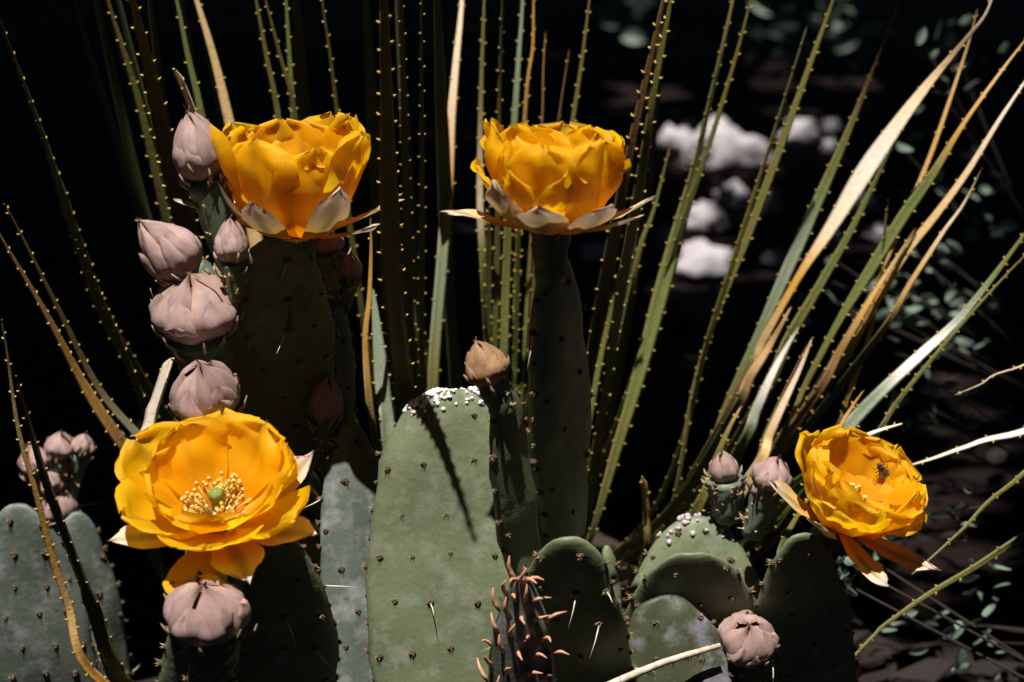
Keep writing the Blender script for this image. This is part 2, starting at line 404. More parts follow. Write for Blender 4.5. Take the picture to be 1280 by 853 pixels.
def flower(thing, base, axis, petals, sepals, label, L_ov=.03, stamens=1., seed=1, cup=.016, ovm=None, roll=0):
    mb = MB(); ovary_geo(mb, L_ov, .0065, .0095, seed); mb.ball((0, 0, 0), .0095, .0095, .004, 14, 5)
    wm = frame(base, axis) @ Matrix.Rotation(R(roll), 4, 'Z')
    o = link('flower', mb.build('flower', ovm or OVARY), thing, under(thing, wm)); o['label'] = label
    bristles(o, L_ov, .0065, .0095, seed)
    r = random.Random(seed)
    for k, a in enumerate(petals): link('petal', petal_mesh(*a[:5], **(a[5] if len(a) > 5 else {}), seed=seed*3.1 + k*1.7), o)
    for k, a in enumerate(sepals):
        kw = dict(kind='point', mat=SEPAL, z0=-.001, r0=.006, ruf=.0009); kw.update(a[5] if len(a) > 5 else {})
        link('sepal', petal_mesh(*a[:5], **kw, seed=seed*5.3 + k*2.3), o)
    # stamens and stigma
    mb = MB(); n = int(110 * stamens)
    for k in range(n):
        a = r.uniform(0, 6.28); q = math.sqrt(r.uniform(.06, 1)); h = cup * r.uniform(.45, 1.05); a += .5*math.sin(3*a)
        b = Vector((.006*q*math.cos(a), .006*q*math.sin(a), .002)); e = Vector((cup*.95*q*math.cos(a), cup*.95*q*math.sin(a), h))
        mb.tube([b, (b+e)/2 + Vector((0, 0, .002)), e], .00028, 3); mb.ball(e, .0011, .0011, .0014, 5, 3)
    s = link('stamens', mb.build('stamens', STAMEN), o); s['kind'] = 'stuff'
    mb = MB(); mb.tube([(0, 0, 0), (0, 0, cup*.5), (0, 0, cup*.86)], [.0016, .0018, .0022], 8)
    for k in range(8):
        a = 2*math.pi*k/8; mb.ball((.0021*math.cos(a), .0021*math.sin(a), cup*1.0), .0017, .0016, .0026, 6, 5)
    mb.ball((0, 0, cup*1.0), .0028, .0025, .0027, 8, 5)
    link('stigma', mb.build('stigma', STIGMA), o)
    return o
def bud(thing, centre, axis, Rr, H, label=None, L_ov=.022, n=12, seed=1, point=.75, ovm=None, mat=None, r_ov=None, brist=14, name='flower_bud'):
    axis = Vector(axis).normalized(); base = Vector(centre) - axis * H * .45
    wm = frame(base, axis); mb = MB(); r1 = r_ov or Rr * .8
    ovary_geo(mb, L_ov, r1*.72, r1, seed); nu, nv = 16, 10
    def prof(s): return Rr * (math.sin(math.pi * max(.0001, min(.9999, s))**point))**.8
    v = []; f = []
    for j in range(nv+1):
        s = .12 + .86*j/nv
        for i in range(nu): a = 2*math.pi*i/nu; v.append((prof(s)*.74*math.cos(a), prof(s)*.74*math.sin(a), H*s*.86 - H*.08))
    for j in range(nv):
        for i in range(nu): f.append((j*nu+i, j*nu+(i+1) % nu, (j+1)*nu+(i+1) % nu, (j+1)*nu+i))
    n0 = len(mb.f); mb.add(v, f); me = mb.build(name, ovm or OVARY); me.materials.append(BUDCORE)
    for p_ in me.polygons[n0:]: p_.material_index = 1
    o = link(name, me, thing, under(thing, wm))
    if label: o['label'] = label
    rr = random.Random(seed)
    for k in range(n):
        lay = k / (n - 1)                        # 0 innermost .. 1 outermost
        az = k * 2.39996 + seed + rr.uniform(-.2, .2); s1 = 1.04 - .44*lay**1.2 + rr.uniform(-.05, .05); s0 = -.04
        dm = (.76 - .14*lay) * rr.uniform(.85, 1.15); v = []; f = []; uv = []; mu, mv = 16, 11
        bul = rr.uniform(.15, .24); tw = rr.uniform(-.4, .4); tipout = rr.uniform(-.16, .2) * (.3 + lay)
        for j in range(mu+1):
            t = j / mu; s = s0 + (s1 - s0)*t
            ww = np.interp(t, [0, .2, .45, .68, .84, .94, 1], [.58, .86, 1, .92, .70, .44, .12])
            rad = prof(min(.985, max(.1, s))) if s > .1 else prof(.1) * (.9 + 1.2*s)
            rad = max(rad, Rr*.05)
            for i in range(mv):
                q = -1 + 2*i/(mv-1); a = az + dm*ww*q*(1 + 2.2*max(0, s-.65)) + tw*t*t
                ridge = (1 - abs(q)**1.7)
                lift = .82 + .15*lay + bul*ridge*(.35 + .65*math.sin(math.pi*min(1, .2 + t*.75))) + tipout*max(0, t-.7)/.3 + .12*noise.noise((t*3, q*1.5, seed+k)) + .04*noise.noise((t*10, q*5, seed+k*2))
                rad2 = rad * lift
                if lay < .4 and t > .75: rad2 -= Rr*.20*((t-.75)/.25)**1.5*(1-lay)
                v.append((rad2*math.cos(a), rad2*math.sin(a), H*s - H*.06 + Rr*.10*ridge*t)); uv.append((t, i/(mv-1)))
        for j in range(mu):
            for i in range(mv-1): f.append((j*mv+i, j*mv+i+1, (j+1)*mv+i+1, (j+1)*mv+i))
        link('bud_scale', mesh('bud_scale', v, f, mat or BUD, True, uv), o)
    # small fleshy leaves at the foot of the bud
    mb = MB(); q = 13
    for k in range(q):
        a = 6.283*k/q + seed + rr.uniform(-.3, .3); z = rr.uniform(-.35, .10)*H; l = rr.uniform(.45, .85)*Rr
        c = Vector((r1*.95*math.cos(a), r1*.95*math.sin(a), z)); d = Vector((math.cos(a)*.6, math.sin(a)*.6, 1))
        mb.tube([c, c + d*l*.5 + Vector((math.cos(a), math.sin(a), 0))*l*.15, c + d*l], [.0011, .001, .0002], 5)
    s = link('scale_leaves', mb.build('scale_leaves', mat or BUD), o); s['kind'] = 'stuff'
    if brist: bristles(o, L_ov, r1*.72, r1, seed+3, brist, .005)
    return o

# ------------------------------------------------------------------ plant A: two open flowers and a column of buds
A = tag(empty('prickly_pear_cactus', P(310, 1120, 1.0) * 1), 'prickly pear with two open yellow flowers and a column of pink buds', 'cactus', 'prickly pear cacti')
A.location.z = 0
a2 = Pad(A, P(305, 1150, 1.01), P(318, 655, .91), .092, .018, 8, PAD, 2, spines=.25)
a1 = Pad(A, P(325, 705, 1.055), P(345, 296, .968), .070, .016, 18, PAD, 3, spines=.15)
a3 = Pad(A, P(490, 1150, .955), P(436, 525, 1.01), .046, .014, 14, PADGREY, 5, label='bluish grey pad lit along its edge', spines=.1)
a4 = Pad(A, P(435, 600, 1.055), P(408, 345, 1.06), .022, .012, 30, PADGREY, 6, label='narrow bluish green pad carrying two short buds', gap=.014, spines=.1)
a6 = Pad(A, P(275, 1150, .985), P(262, 800, .855), .034, .012, 10, PAD, 22, gap=.02, spines=.1)
a5 = Pad(A, P(252, 760, 1.01), P(244, 415, .972), .032, .014, 62, PAD, 7, spines=.1)
bud(A, P(247, 183, .97), (-.22, -.12, 1), .0125, .037, 'pale pink bud pressed against the side of the upper open flower', .05, 13, 1.1)
bud(A, P(205, 308, .96), (-.62, -.18, .75), .0128, .038, 'slender pointed grey-pink bud leaning away from the flowers', .022, 13, 2.2, .62, OVARYG)
bud(A, P(289, 300, .955), (.0, -.1, 1), .0078, .024, 'smallest grey-pink bud beside the slender pointed bud', .02, 10, 3.3, .7)
bud(A, P(243, 382, .958), (-.06, -.42, 1), .0205, .038, 'plump round mauve bud above the other plump buds', .024, 14, 4.4, .9)
bud(A, P(255, 488, .926), (-.02, -.55, 1), .0158, .038, 'plump pink bud just above the lower open flower', .042, 14, 5.5, .8)
bud(A, P(258, 762, .835), (.0, -.5, 1), .0176, .033, 'plump pink bud hanging just below the lower open flower', .022, 15, 6.6, .9)
bud(A, P(409, 496, 1.005), (.12, -.15, 1), .0088, .027, 'small brownish pink bud on the dark pad edge', .02, 10, 7.7, .62)
bud(A, P(407, 302, 1.045), (.0, -.1, 1), .0092, .016, 'short salmon bud tip on a bluish green ovary', .024, 9, 8.8, .8, OVARYG, r_ov=.0105)
bud(A, P(437, 333, 1.045), (.15, -.1, 1), .0065, .016, 'tiny cream bud beside the salmon bud tip', .016, 9, 9.9, .75)

def ring(n, a0, L, W, b0, b1, seed, jl=.08, **kw):
    r = random.Random(seed)
    return [(a0 + 360*k/n + r.uniform(-7, 7), L*r.uniform(1-jl, 1+jl), W*r.uniform(.9, 1.1), b0 + r.uniform(-5, 5), b1 + r.uniform(-8, 8),
             dict(kw, curl=kw.get('curl', 0) + r.uniform(-14, 16))) for k in range(n)]
# upper flower: a deep cup seen from the side
flower(A, P(371, 291, .985), (.0, -.02, 1),
       [(a, .060, .044, 66, 4, dict(p=.7)) for a in (38, 88, 140)] + ring(8, 22, .067, .047, 92, -7, 12, z0=-.0005, p=.58) + [(a, .052, .036, 97, -5, dict(p=.55, z0=-.0012, curl=c)) for a, c in ((212, 10), (292, 5), (340, 12))],
       [(192, .058, .023, 80, 56, dict(curl=22)), (-10, .052, .021, 80, 54, dict(curl=16)), (243, .044, .025, 100, 14, dict(curl=24)),
        (304, .054, .024, 98, 8, dict(curl=26)), (-34, .048, .020, 94, 62, {}), (203, .056, .024, 92, 6, dict(curl=5)), (275, .018, .014, 95, 80, {}), (90, .045, .022, 86, 50, {}), (140, .045, .022, 86, 50, {})],
       'yellow flower opened into a deep cup above the buds', .05, .9, 2)
# lower flower: wide open and leaning out so that stamens and stigma show
flower(A, P(275, 652, .885), (-.02, -.50, 1),
       ring(6, 60, .046, .042, 58, 30, 21) + ring(6, 28, .050, .046, 66, 36, 22, z0=-.0006),
       [(205, .047, .021, 84, 66, dict(curl=10)), (-24, .047, .022, 84, 62, dict(curl=15)), (262, .047, .028, 84, 84, dict(mat=PETAL, kind='petal')), (292, .047, .026, 80, 66, dict(curl=30)),
        (160, .049, .020, 80, 50, {}), (25, .050, .021, 80, 42, {}), (110, .05, .022, 80, 50, {})],
       'yellow flower leaning out wide open with stamens and a green stigma showing', .045, 1.1, 3, .0175)

# ------------------------------------------------------------------ plant B: broad lit pad and the flower on a dark pad
B = tag(empty('prickly_pear_cactus', (P(600, 1100, 1.0).x, .98, 0)), 'prickly pear with a broad pale green pad and one flower on a dark pad', 'cactus', 'prickly pear cacti')
b1 = Pad(B, P(592, 1150, .925), P(573, 487, .982), .100, .017, 0, PAD, 8, q=.34, wob=.0024, label='broad pale green pad with a white woolly top edge', spines=.12, gap=.024)
b2 = Pad(B, P(712, 770, 1.0), P(690, 318, .917), .052, .017, 62, PAD, 9, spines=.1, gap=.026)
b3 = Pad(B, P(712, 1130, 1.02), P(712, 672, .89), .066, .013, -10, PAD, 10, spines=.2)
b4 = Pad(B, P(668, 790, .94), P(622, 470, .905), .026, .013, 50, PAD, 11, spines=0, gap=.03)
mb = MB()
rr = random.Random(5)
for k in range(520):
    ss = 1 - abs(rr.gauss(0, .016)) - .001; a = rr.choice([0, math.pi]) + rr.gauss(0, .8)
    if ss < .94 or noise.noise((math.cos(a)*9, ss*40, 2)) < -.12: continue
    p = b1.local(min(.9995, ss), a); mb.ball(p + Vector((0, 0, .0006)), rr.uniform(.0006, .0017), None, rr.uniform(.0006, .0015), 6, 4)
w = link('wool_tufts', mb.build('wool_tufts', WOOL), b1.o); w['kind'] = 'stuff'
bud(B, P(604, 450, .90), (-.35, -.15, 1), .0095, .022, 'small brown bristly bud on a dark stalk against the broad pad', .02, 15, 10.3, .55, mat=BUDBROWN)
flower(B, P(688, 284, .915), (.0, -.03, 1),
       [(a, .052, .036, 66, 8, dict(p=.7)) for a in (50, 105, 150)] + ring(8, 40, .058, .038, 90, -4, 32, z0=-.0005, p=.58) + [(a, .048, .030, 96, 6, dict(p=.6, z0=-.001, kind='point', curl=c)) for a, c in ((190, 14), (236, 6), (285, 4), (345, 16))],
       [(187, .045, .021, 88, 62, dict(curl=30)), (-12, .046, .020, 88, 50, dict(curl=10)), (260, .037, .027, 100, 22, dict(curl=22)), (307, .043, .026, 100, 30, dict(curl=18)),
        (222, .044, .024, 92, 10, {}), (332, .042, .020, 94, 58, {}), (90, .04, .02, 86, 40, {})],
       'yellow flower with pointed separate petals on a dark pad above the broad pad', .026, .9, 4)
# young pad with conical red leaves
yp = Pad(B, P(655, 1100, .93), P(652, 722, .865), .034, .014, -14, PADGREY, 12, 'young_pad', 'young pad studded with curved red leaves', areoles=False)
mb = MB(); mb.tube([(0, 0, -.001), (0, -.0002, .0035), (.0003, -.0016, .0070), (.0006, -.0045, .0105)], [.0011, .0011, .0008, .0002], 7); red1 = mb.build('red_leaf', REDLEAF)
mb = MB(); mb.tube([(0, 0, -.001), (0, -.0004, .003), (-.0003, -.0020, .0060), (0, -.005, .0082)], [.0011, .0010, .0007, .0002], 7); red2 = mb.build('red_leaf', REDLEAF)
for r_ in range(10):
    ss = .45 + .545 * (r_ / 9)**.8
    for u in ((-.98, -.5, 0, .5, .98) if r_ % 2 else (-.8, -.25, .25, .8)):
        p = yp.local(min(.995, ss), -math.acos(max(-1, min(1, u))))
        nrm = Vector((u*1.1 + .15, -max(.15, 1-u*u)*.8, .55 + ss*.8)).normalized()
        link('red_leaf', random.choice((red1, red2)), yp.o, frame(p, nrm, Vector((random.uniform(-1, 1), -.5, random.uniform(-1, 1)))) @ Matrix.Rotation(R(random.uniform(150, 210)), 4, 'Z') @ Matrix.Scale(random.uniform(.85, 1.25), 4))

# ------------------------------------------------------------------ plant C: scarred pads, a leaning flower
C = tag(empty('prickly_pear_cactus', (P(890, 1100, 1.0).x, .98, 0)), 'prickly pear with one leaning yellow flower and scarred low pads', 'cactus', 'prickly pear cacti')
c1 = Pad(C, P(868, 1120, .99), P(872, 645, 1.045), .086, .016, 0, PAD, 14, label='green pad with a knobbly top edge', spines=.12, gap=.016)
mb = MB(); rr = random.Random(8)
for k in range(150):
    ss = 1 - abs(rr.gauss(0, .035)) - .001; a = rr.choice([0, math.pi]) + rr.gauss(0, .75)
    if ss < .80 or noise.noise((math.cos(a)*8, ss*30, 7)) < .05: continue
    p = c1.local(min(.9995, ss), a); mb.ball(p + Vector((0, 0, .0005)), rr.uniform(.0007, .0022), None, rr.uniform(.0007, .0019), 6, 4)
w = link('wool_tufts', mb.build('wool_tufts', CRUST), c1.o); w['kind'] = 'stuff'
c2 = Pad(C, P(875, 1120, 1.04), P(862, 692, .93), .092, .011, 0, PAD, 15, spines=.05)
c3 = Pad(C, P(840, 1130, .90), P(835, 744, .935), .066, .014, -6, PADDIRTY, 16, label='low scarred pad with grey crusts', spines=.05, wob=.003)
c4 = Pad(C, P(1000, 1130, 1.06), P(1000, 668, .93), .062, .012, 10, PAD, 17, spines=.1)
c5 = Pad(C, P(770, 830, 1.06), P(758, 682, 1.06), .012, .008, 20, PAD, 18, gap=.02, spines=0)
bud(C, P(935, 797, .928), (-.05, -.75, 1), .0136, .025, 'plump pinkish white bud beside the low scarred pad', .045, 14, 11.4, .85)
bud(C, P(905, 582, 1.04), (-.12, -.1, 1), .0075, .019, 'small salmon red bud on a knobbly green ovary', .024, 10, 12.5, .7, OVARYG, r_ov=.0105, brist=30)
bud(C, P(966, 592, 1.015), (.25, -.2, 1), .0100, .021, 'grey-pink bud tucked beside the leaning flower', .03, 11, 13.6, .8, OVARYG)
flower(C, P(1046, 650, .945), (.40, -.42, 1),
       ring(6, 40, .043, .036, 58, 8, 41) + ring(7, 10, .047, .040, 68, 10, 42, z0=-.0006) + ring(4, 60, .046, .036, 76, 16, 43, z0=-.001),
       [(185, .040, .018, 86, 50, dict(curl=10)), (-30, .050, .018, 88, 74, dict(curl=-10)), (-72, .047, .017, 90, 72, dict(curl=-10)), (235, .040, .020, 86, 36, {}), (100, .04, .018, 84, 40, {})],
       'yellow flower leaning sideways with an insect on its petals', .04, .7, 5, .015)

# ------------------------------------------------------------------ plant D: out of focus pads
D = tag(empty('prickly_pear_cactus', (P(60, 1050, 1.12).x, 1.12, 0)), 'bluish grey prickly pear with blurred closed buds, its pads cut off behind orange leaf', 'cactus', 'prickly pear cacti')
Pad(D, P(85, 1100, 1.12), P(22, 630, 1.09), .070, .016, 0, PADGREY, 19, spines=.1, gap=.019)
Pad(D, P(150, 1090, 1.18), P(95, 640, 1.16), .044, .014, 22, PADGREY, 20, spines=.1)
for k, (x, y, r_, ax) in enumerate([(42, 575, .010, (-.3, -.2, 1)), (76, 556, .009, (.1, -.2, 1)), (72, 632, .011, (-.1, -.5, 1)), (104, 555, .007, (.3, -.2, 1)), (62, 600, .009, (-.4, -.5, 1))]):
    bud(D, P(x, y, 1.2), ax, r_, r_*2.2, None, .035, 9, 20 + k, .75, OVARYG)
Pad(D, P(85, 760, 1.21), P(70, 610, 1.215), .03, .014, 0, PADGREY, 21, gap=.02)

# ------------------------------------------------------------------ sotol: strap leaves with hooked teeth
GR, OL, BG, CR, TA, OR, BR, WH, DK = (.15, .175, .05), (.17, .155, .042), (.22, .26, .18), (.80, .63, .44), (.62, .42, .19), (.58, .31, .07), (.22, .12, .05), (.85, .79, .72), (.085, .095, .035)  # DK darkens blade stretches that lie in shade
def sotol_leaf(plant, pts, w, cols, br, yt, yb, base=None, teeth=1.0, tip=.35, seed=0, name='leaf', gap=.0145, label=None, tsize=.8):
    if isinstance(cols[0], float): cols = [cols]
    if not hasattr(br, '__len__'): br = [br]
    k = len(pts); d = [0.]
    for i in range(1, k): d.append(d[-1] + math.hypot(pts[i][0]-pts[i-1][0], pts[i][1]-pts[i-1][1]))
    d = [x/d[-1] for x in d]; rows = []
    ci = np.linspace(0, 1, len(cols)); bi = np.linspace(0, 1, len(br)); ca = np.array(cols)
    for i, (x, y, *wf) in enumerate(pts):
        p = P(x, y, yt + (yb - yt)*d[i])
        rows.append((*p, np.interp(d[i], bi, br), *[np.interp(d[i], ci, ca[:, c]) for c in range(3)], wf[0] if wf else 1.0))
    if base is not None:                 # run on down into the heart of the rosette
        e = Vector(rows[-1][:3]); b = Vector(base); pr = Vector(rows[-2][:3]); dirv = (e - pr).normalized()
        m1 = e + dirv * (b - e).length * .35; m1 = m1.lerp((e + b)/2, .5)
        rows.append((*m1, -.35, *DK, rows[-1][7]*.8)); rows.append((*b, -.3, *DK, .8))  # shade near the leaf base put into the colour
    n = max(24, int(len(rows) * 9)); c = catmull(rows, n)
    pos = [Vector(r[:3]) for r in c]; arc = [0.]
    for i in range(1, n): arc.append(arc[-1] + (pos[i]-pos[i-1]).length)
    rol = []; fr = []
    for i in range(n):
        T = (pos[max(i-1, 0)] - pos[min(i+1, n-1)]).normalized()
        vv = (CAM - pos[i]).normalized(); n0 = (vv - T*vv.dot(T)).normalized(); b0 = T.cross(n0)
        fr.append((T, n0, b0)); best = min(range(-72, 73, 4), key=lambda a: (math.cos(R(a))*n0.dot(S) + math.sin(R(a))*b0.dot(S) - c[i][3])**2 + .04*(a/72)**2)
        rol.append(best)
    rol = np.convolve(np.pad(rol, 4, mode='edge'), np.ones(9)/9, mode='valid')
    v = []; f = []; uv = []; cl = []; mb = MB(); nextt = random.uniform(0, gap); edges = [[], []]
    tot = arc[-1]; tipl = tip * (sum((pos[i]-pos[i-1]).length for i in range(1, n)))
    for i in range(n):
        T, n0, b0 = fr[i]; a = R(rol[i]); nn = n0*math.cos(a) + b0*math.sin(a); bb = T.cross(nn)
        ww = M(w, pos[i].y)/2 / max(.5, math.cos(a)) * c[i][7] * min(1, .12 + .88*(arc[i]/max(tipl, 1e-6))**.8) * (1 + .05*noise.noise((arc[i]*30, seed, 0)))
        th = .0007 + ww*.06; keel = ww*.22
        for j, (x, y) in enumerate([(-1, 0), (-.5, -th), (0, -th-keel*.4), (.5, -th), (1, 0), (.5, th-keel*.2), (0, th-keel), (-.5, th-keel*.2)]):
            yy = -y if j < 5 else -y
            v.append(pos[i] + bb*(x*ww) + nn*(y + keel*x*x)); uv.append((arc[i]*30, j/8)); cl.append(c[i][4:7])
        edges[0].append(pos[i] - bb*ww + nn*keel); edges[1].append(pos[i] + bb*ww + nn*keel)
        if i:
            for j in range(8): f.append(((i-1)*8+j, (i-1)*8+(j+1) % 8, i*8+(j+1) % 8, i*8+j))
    f += [tuple(range(8)), tuple(range(n*8-1, n*8-9, -1))]
    o = link(name, mesh(name, v, f, LEAF, True, uv, cl), plant, Matrix.Translation(-plant.location))
    if label: o['label'] = label
    if teeth:
        for e in (0, 1):
            s_ = random.uniform(.003, gap)
            while s_ < tot * .93:
                i = min(n-2, int(np.searchsorted(arc, s_)) - 1); t = (s_ - arc[i]) / max(1e-6, arc[i+1]-arc[i])
                p = edges[e][i].lerp(edges[e][i+1], t); T, n0, b0 = fr[i]
                a = R(rol[i]); nn = n0*math.cos(a) + b0*math.sin(a); bb = T.cross(nn) * (1 if e else -1)
                sz = .0012 * tsize * random.uniform(.7, 1.25)
                tip_ = p + bb*sz + T*sz*.9 + nn*random.uniform(-.3, .3)*sz
                mb.tube([p - bb*.0006, p + bb*sz*.6 + T*sz*.2, tip_], [.0007*tsize, .0006*tsize, .0002], 5)
                s_ += gap * random.uniform(.75, 1.3) / teeth
        tt = link('leaf_teeth', mb.build('leaf_teeth', TOOTH), o); tt['kind'] = 'stuff'
    return o
X0 = Vector((.0, 1.36, 0))
SO = tag(empty('sotol_plant', X0), 'large sotol rosette with long toothed strap leaves rising behind the cacti', 'sotol')
mb = MB(); mb.tube([(0, 0, -.03), (0, 0, .05), (0, 0, .10), (0, 0, .14)], [.095, .11, .085, .02], 16); link('stem', mb.build('stem', CAUDEX), SO)
def bs(x):                                # where a leaf leaves the heart
    q = max(-1, min(1, (x - 640)/450)); return X0 + Vector((.095*q, random.uniform(-.03, .03), random.uniform(.05, .10)))
def LF(pts, w, cols, br, yt=1.25, yb=1.3, teeth=1.0, **kw):
    kw.setdefault('base', bs(pts[-1][0])); sotol_leaf(SO, pts, w, cols, br, yt, yb, teeth=teeth, seed=random.random()*50, **kw)
UPL = .0                                  # leaves run on above the frame
# left of the upper flower
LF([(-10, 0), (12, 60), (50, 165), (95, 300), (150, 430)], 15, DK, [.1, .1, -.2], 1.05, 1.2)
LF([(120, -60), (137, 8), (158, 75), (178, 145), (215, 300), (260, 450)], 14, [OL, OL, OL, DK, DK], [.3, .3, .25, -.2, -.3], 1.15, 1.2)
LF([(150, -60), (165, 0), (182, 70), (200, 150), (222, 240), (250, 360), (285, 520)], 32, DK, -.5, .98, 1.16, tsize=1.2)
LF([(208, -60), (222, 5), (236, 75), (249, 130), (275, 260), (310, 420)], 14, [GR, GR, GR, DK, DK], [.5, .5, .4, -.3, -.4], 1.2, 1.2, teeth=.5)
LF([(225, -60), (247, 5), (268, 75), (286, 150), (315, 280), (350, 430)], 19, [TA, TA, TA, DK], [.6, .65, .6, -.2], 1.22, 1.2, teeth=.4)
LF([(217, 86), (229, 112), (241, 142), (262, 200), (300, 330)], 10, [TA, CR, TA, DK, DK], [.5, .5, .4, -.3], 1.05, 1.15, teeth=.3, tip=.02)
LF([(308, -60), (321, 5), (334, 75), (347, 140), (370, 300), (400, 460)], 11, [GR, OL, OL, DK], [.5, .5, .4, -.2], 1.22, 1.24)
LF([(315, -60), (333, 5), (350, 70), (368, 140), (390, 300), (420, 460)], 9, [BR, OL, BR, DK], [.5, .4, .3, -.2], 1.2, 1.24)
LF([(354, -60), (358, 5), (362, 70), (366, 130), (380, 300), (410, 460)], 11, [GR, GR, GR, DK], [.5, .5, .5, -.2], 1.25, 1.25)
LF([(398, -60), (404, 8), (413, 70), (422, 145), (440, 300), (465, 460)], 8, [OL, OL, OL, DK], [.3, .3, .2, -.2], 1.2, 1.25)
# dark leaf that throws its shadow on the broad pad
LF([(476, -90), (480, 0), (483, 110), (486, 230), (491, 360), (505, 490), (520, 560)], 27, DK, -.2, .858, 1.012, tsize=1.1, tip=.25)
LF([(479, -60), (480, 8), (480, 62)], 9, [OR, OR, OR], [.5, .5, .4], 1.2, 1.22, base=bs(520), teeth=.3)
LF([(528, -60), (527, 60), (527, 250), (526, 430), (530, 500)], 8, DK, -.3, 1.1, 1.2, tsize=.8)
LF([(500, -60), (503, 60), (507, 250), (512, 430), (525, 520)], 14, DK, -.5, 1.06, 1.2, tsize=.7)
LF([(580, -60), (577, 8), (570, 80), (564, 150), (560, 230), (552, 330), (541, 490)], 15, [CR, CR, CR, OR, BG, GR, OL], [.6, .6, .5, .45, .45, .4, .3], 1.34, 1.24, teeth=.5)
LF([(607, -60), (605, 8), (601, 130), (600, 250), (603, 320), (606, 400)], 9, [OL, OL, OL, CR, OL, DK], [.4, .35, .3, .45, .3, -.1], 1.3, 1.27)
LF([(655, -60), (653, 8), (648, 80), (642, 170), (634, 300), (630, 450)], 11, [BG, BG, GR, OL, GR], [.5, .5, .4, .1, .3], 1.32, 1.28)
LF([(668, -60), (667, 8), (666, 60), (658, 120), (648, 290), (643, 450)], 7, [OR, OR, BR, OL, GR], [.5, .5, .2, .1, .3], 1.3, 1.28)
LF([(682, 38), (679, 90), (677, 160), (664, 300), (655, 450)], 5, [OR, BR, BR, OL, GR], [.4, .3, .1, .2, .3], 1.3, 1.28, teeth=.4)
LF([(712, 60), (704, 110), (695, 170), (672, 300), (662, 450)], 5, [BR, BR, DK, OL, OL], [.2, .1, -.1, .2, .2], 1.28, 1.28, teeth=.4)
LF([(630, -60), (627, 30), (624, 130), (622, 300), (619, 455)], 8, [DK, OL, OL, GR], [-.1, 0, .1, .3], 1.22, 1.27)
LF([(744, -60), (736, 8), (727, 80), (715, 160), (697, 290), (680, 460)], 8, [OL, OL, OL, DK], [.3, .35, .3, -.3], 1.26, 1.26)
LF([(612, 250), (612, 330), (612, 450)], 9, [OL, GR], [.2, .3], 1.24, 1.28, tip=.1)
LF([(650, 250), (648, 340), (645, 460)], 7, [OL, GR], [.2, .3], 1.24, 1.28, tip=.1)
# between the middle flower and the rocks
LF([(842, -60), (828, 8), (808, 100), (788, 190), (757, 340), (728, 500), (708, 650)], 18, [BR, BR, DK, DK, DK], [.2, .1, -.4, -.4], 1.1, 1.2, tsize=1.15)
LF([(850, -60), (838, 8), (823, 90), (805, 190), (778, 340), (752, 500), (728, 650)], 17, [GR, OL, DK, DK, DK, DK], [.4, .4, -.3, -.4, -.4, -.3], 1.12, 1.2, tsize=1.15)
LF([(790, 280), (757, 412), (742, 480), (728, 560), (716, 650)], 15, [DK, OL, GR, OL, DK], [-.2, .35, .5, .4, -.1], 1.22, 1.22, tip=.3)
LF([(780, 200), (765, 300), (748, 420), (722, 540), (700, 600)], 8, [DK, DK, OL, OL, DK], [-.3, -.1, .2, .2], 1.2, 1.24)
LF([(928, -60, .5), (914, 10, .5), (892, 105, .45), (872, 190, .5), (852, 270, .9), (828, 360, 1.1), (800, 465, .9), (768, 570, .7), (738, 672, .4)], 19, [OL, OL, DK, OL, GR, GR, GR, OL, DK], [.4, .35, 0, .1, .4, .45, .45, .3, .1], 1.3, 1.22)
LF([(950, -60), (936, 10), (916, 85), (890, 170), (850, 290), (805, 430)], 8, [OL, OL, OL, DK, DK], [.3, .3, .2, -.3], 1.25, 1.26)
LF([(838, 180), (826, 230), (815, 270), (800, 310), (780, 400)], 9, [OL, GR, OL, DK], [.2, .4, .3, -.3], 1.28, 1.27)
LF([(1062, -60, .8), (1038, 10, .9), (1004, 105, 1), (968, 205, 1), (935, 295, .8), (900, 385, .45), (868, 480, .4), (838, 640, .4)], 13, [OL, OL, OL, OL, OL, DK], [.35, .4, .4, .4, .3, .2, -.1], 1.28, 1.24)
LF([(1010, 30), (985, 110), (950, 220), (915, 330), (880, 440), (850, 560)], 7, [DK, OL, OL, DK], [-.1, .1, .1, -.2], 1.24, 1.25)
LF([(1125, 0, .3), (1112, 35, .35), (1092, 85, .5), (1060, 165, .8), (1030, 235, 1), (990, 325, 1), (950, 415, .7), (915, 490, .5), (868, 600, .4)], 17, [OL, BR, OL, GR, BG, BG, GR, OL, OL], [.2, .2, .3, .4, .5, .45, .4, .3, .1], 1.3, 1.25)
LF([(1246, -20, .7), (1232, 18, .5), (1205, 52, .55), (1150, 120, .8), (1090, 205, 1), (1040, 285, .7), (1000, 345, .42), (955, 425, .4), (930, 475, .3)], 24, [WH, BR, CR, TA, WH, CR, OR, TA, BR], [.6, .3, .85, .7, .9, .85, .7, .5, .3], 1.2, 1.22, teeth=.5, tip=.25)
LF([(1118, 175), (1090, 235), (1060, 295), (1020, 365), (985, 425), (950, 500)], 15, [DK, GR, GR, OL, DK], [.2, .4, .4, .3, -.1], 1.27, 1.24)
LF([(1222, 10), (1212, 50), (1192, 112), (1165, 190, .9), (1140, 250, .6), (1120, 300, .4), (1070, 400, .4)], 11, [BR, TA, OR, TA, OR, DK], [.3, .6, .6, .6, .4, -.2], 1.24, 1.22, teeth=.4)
LF([(1290, 40, .6), (1250, 92, .6), (1205, 155, .6), (1165, 220, .9), (1130, 270, 1), (1090, 335, .8), (1050, 400, .5), (1010, 475, .38), (975, 545, .3)], 20, [OR, TA, OR, GR, GR, GR, GR, OL, OL], [.7, .8, .6, .45, .5, .5, .5, .4, .2], 1.2, 1.2, teeth=.8)
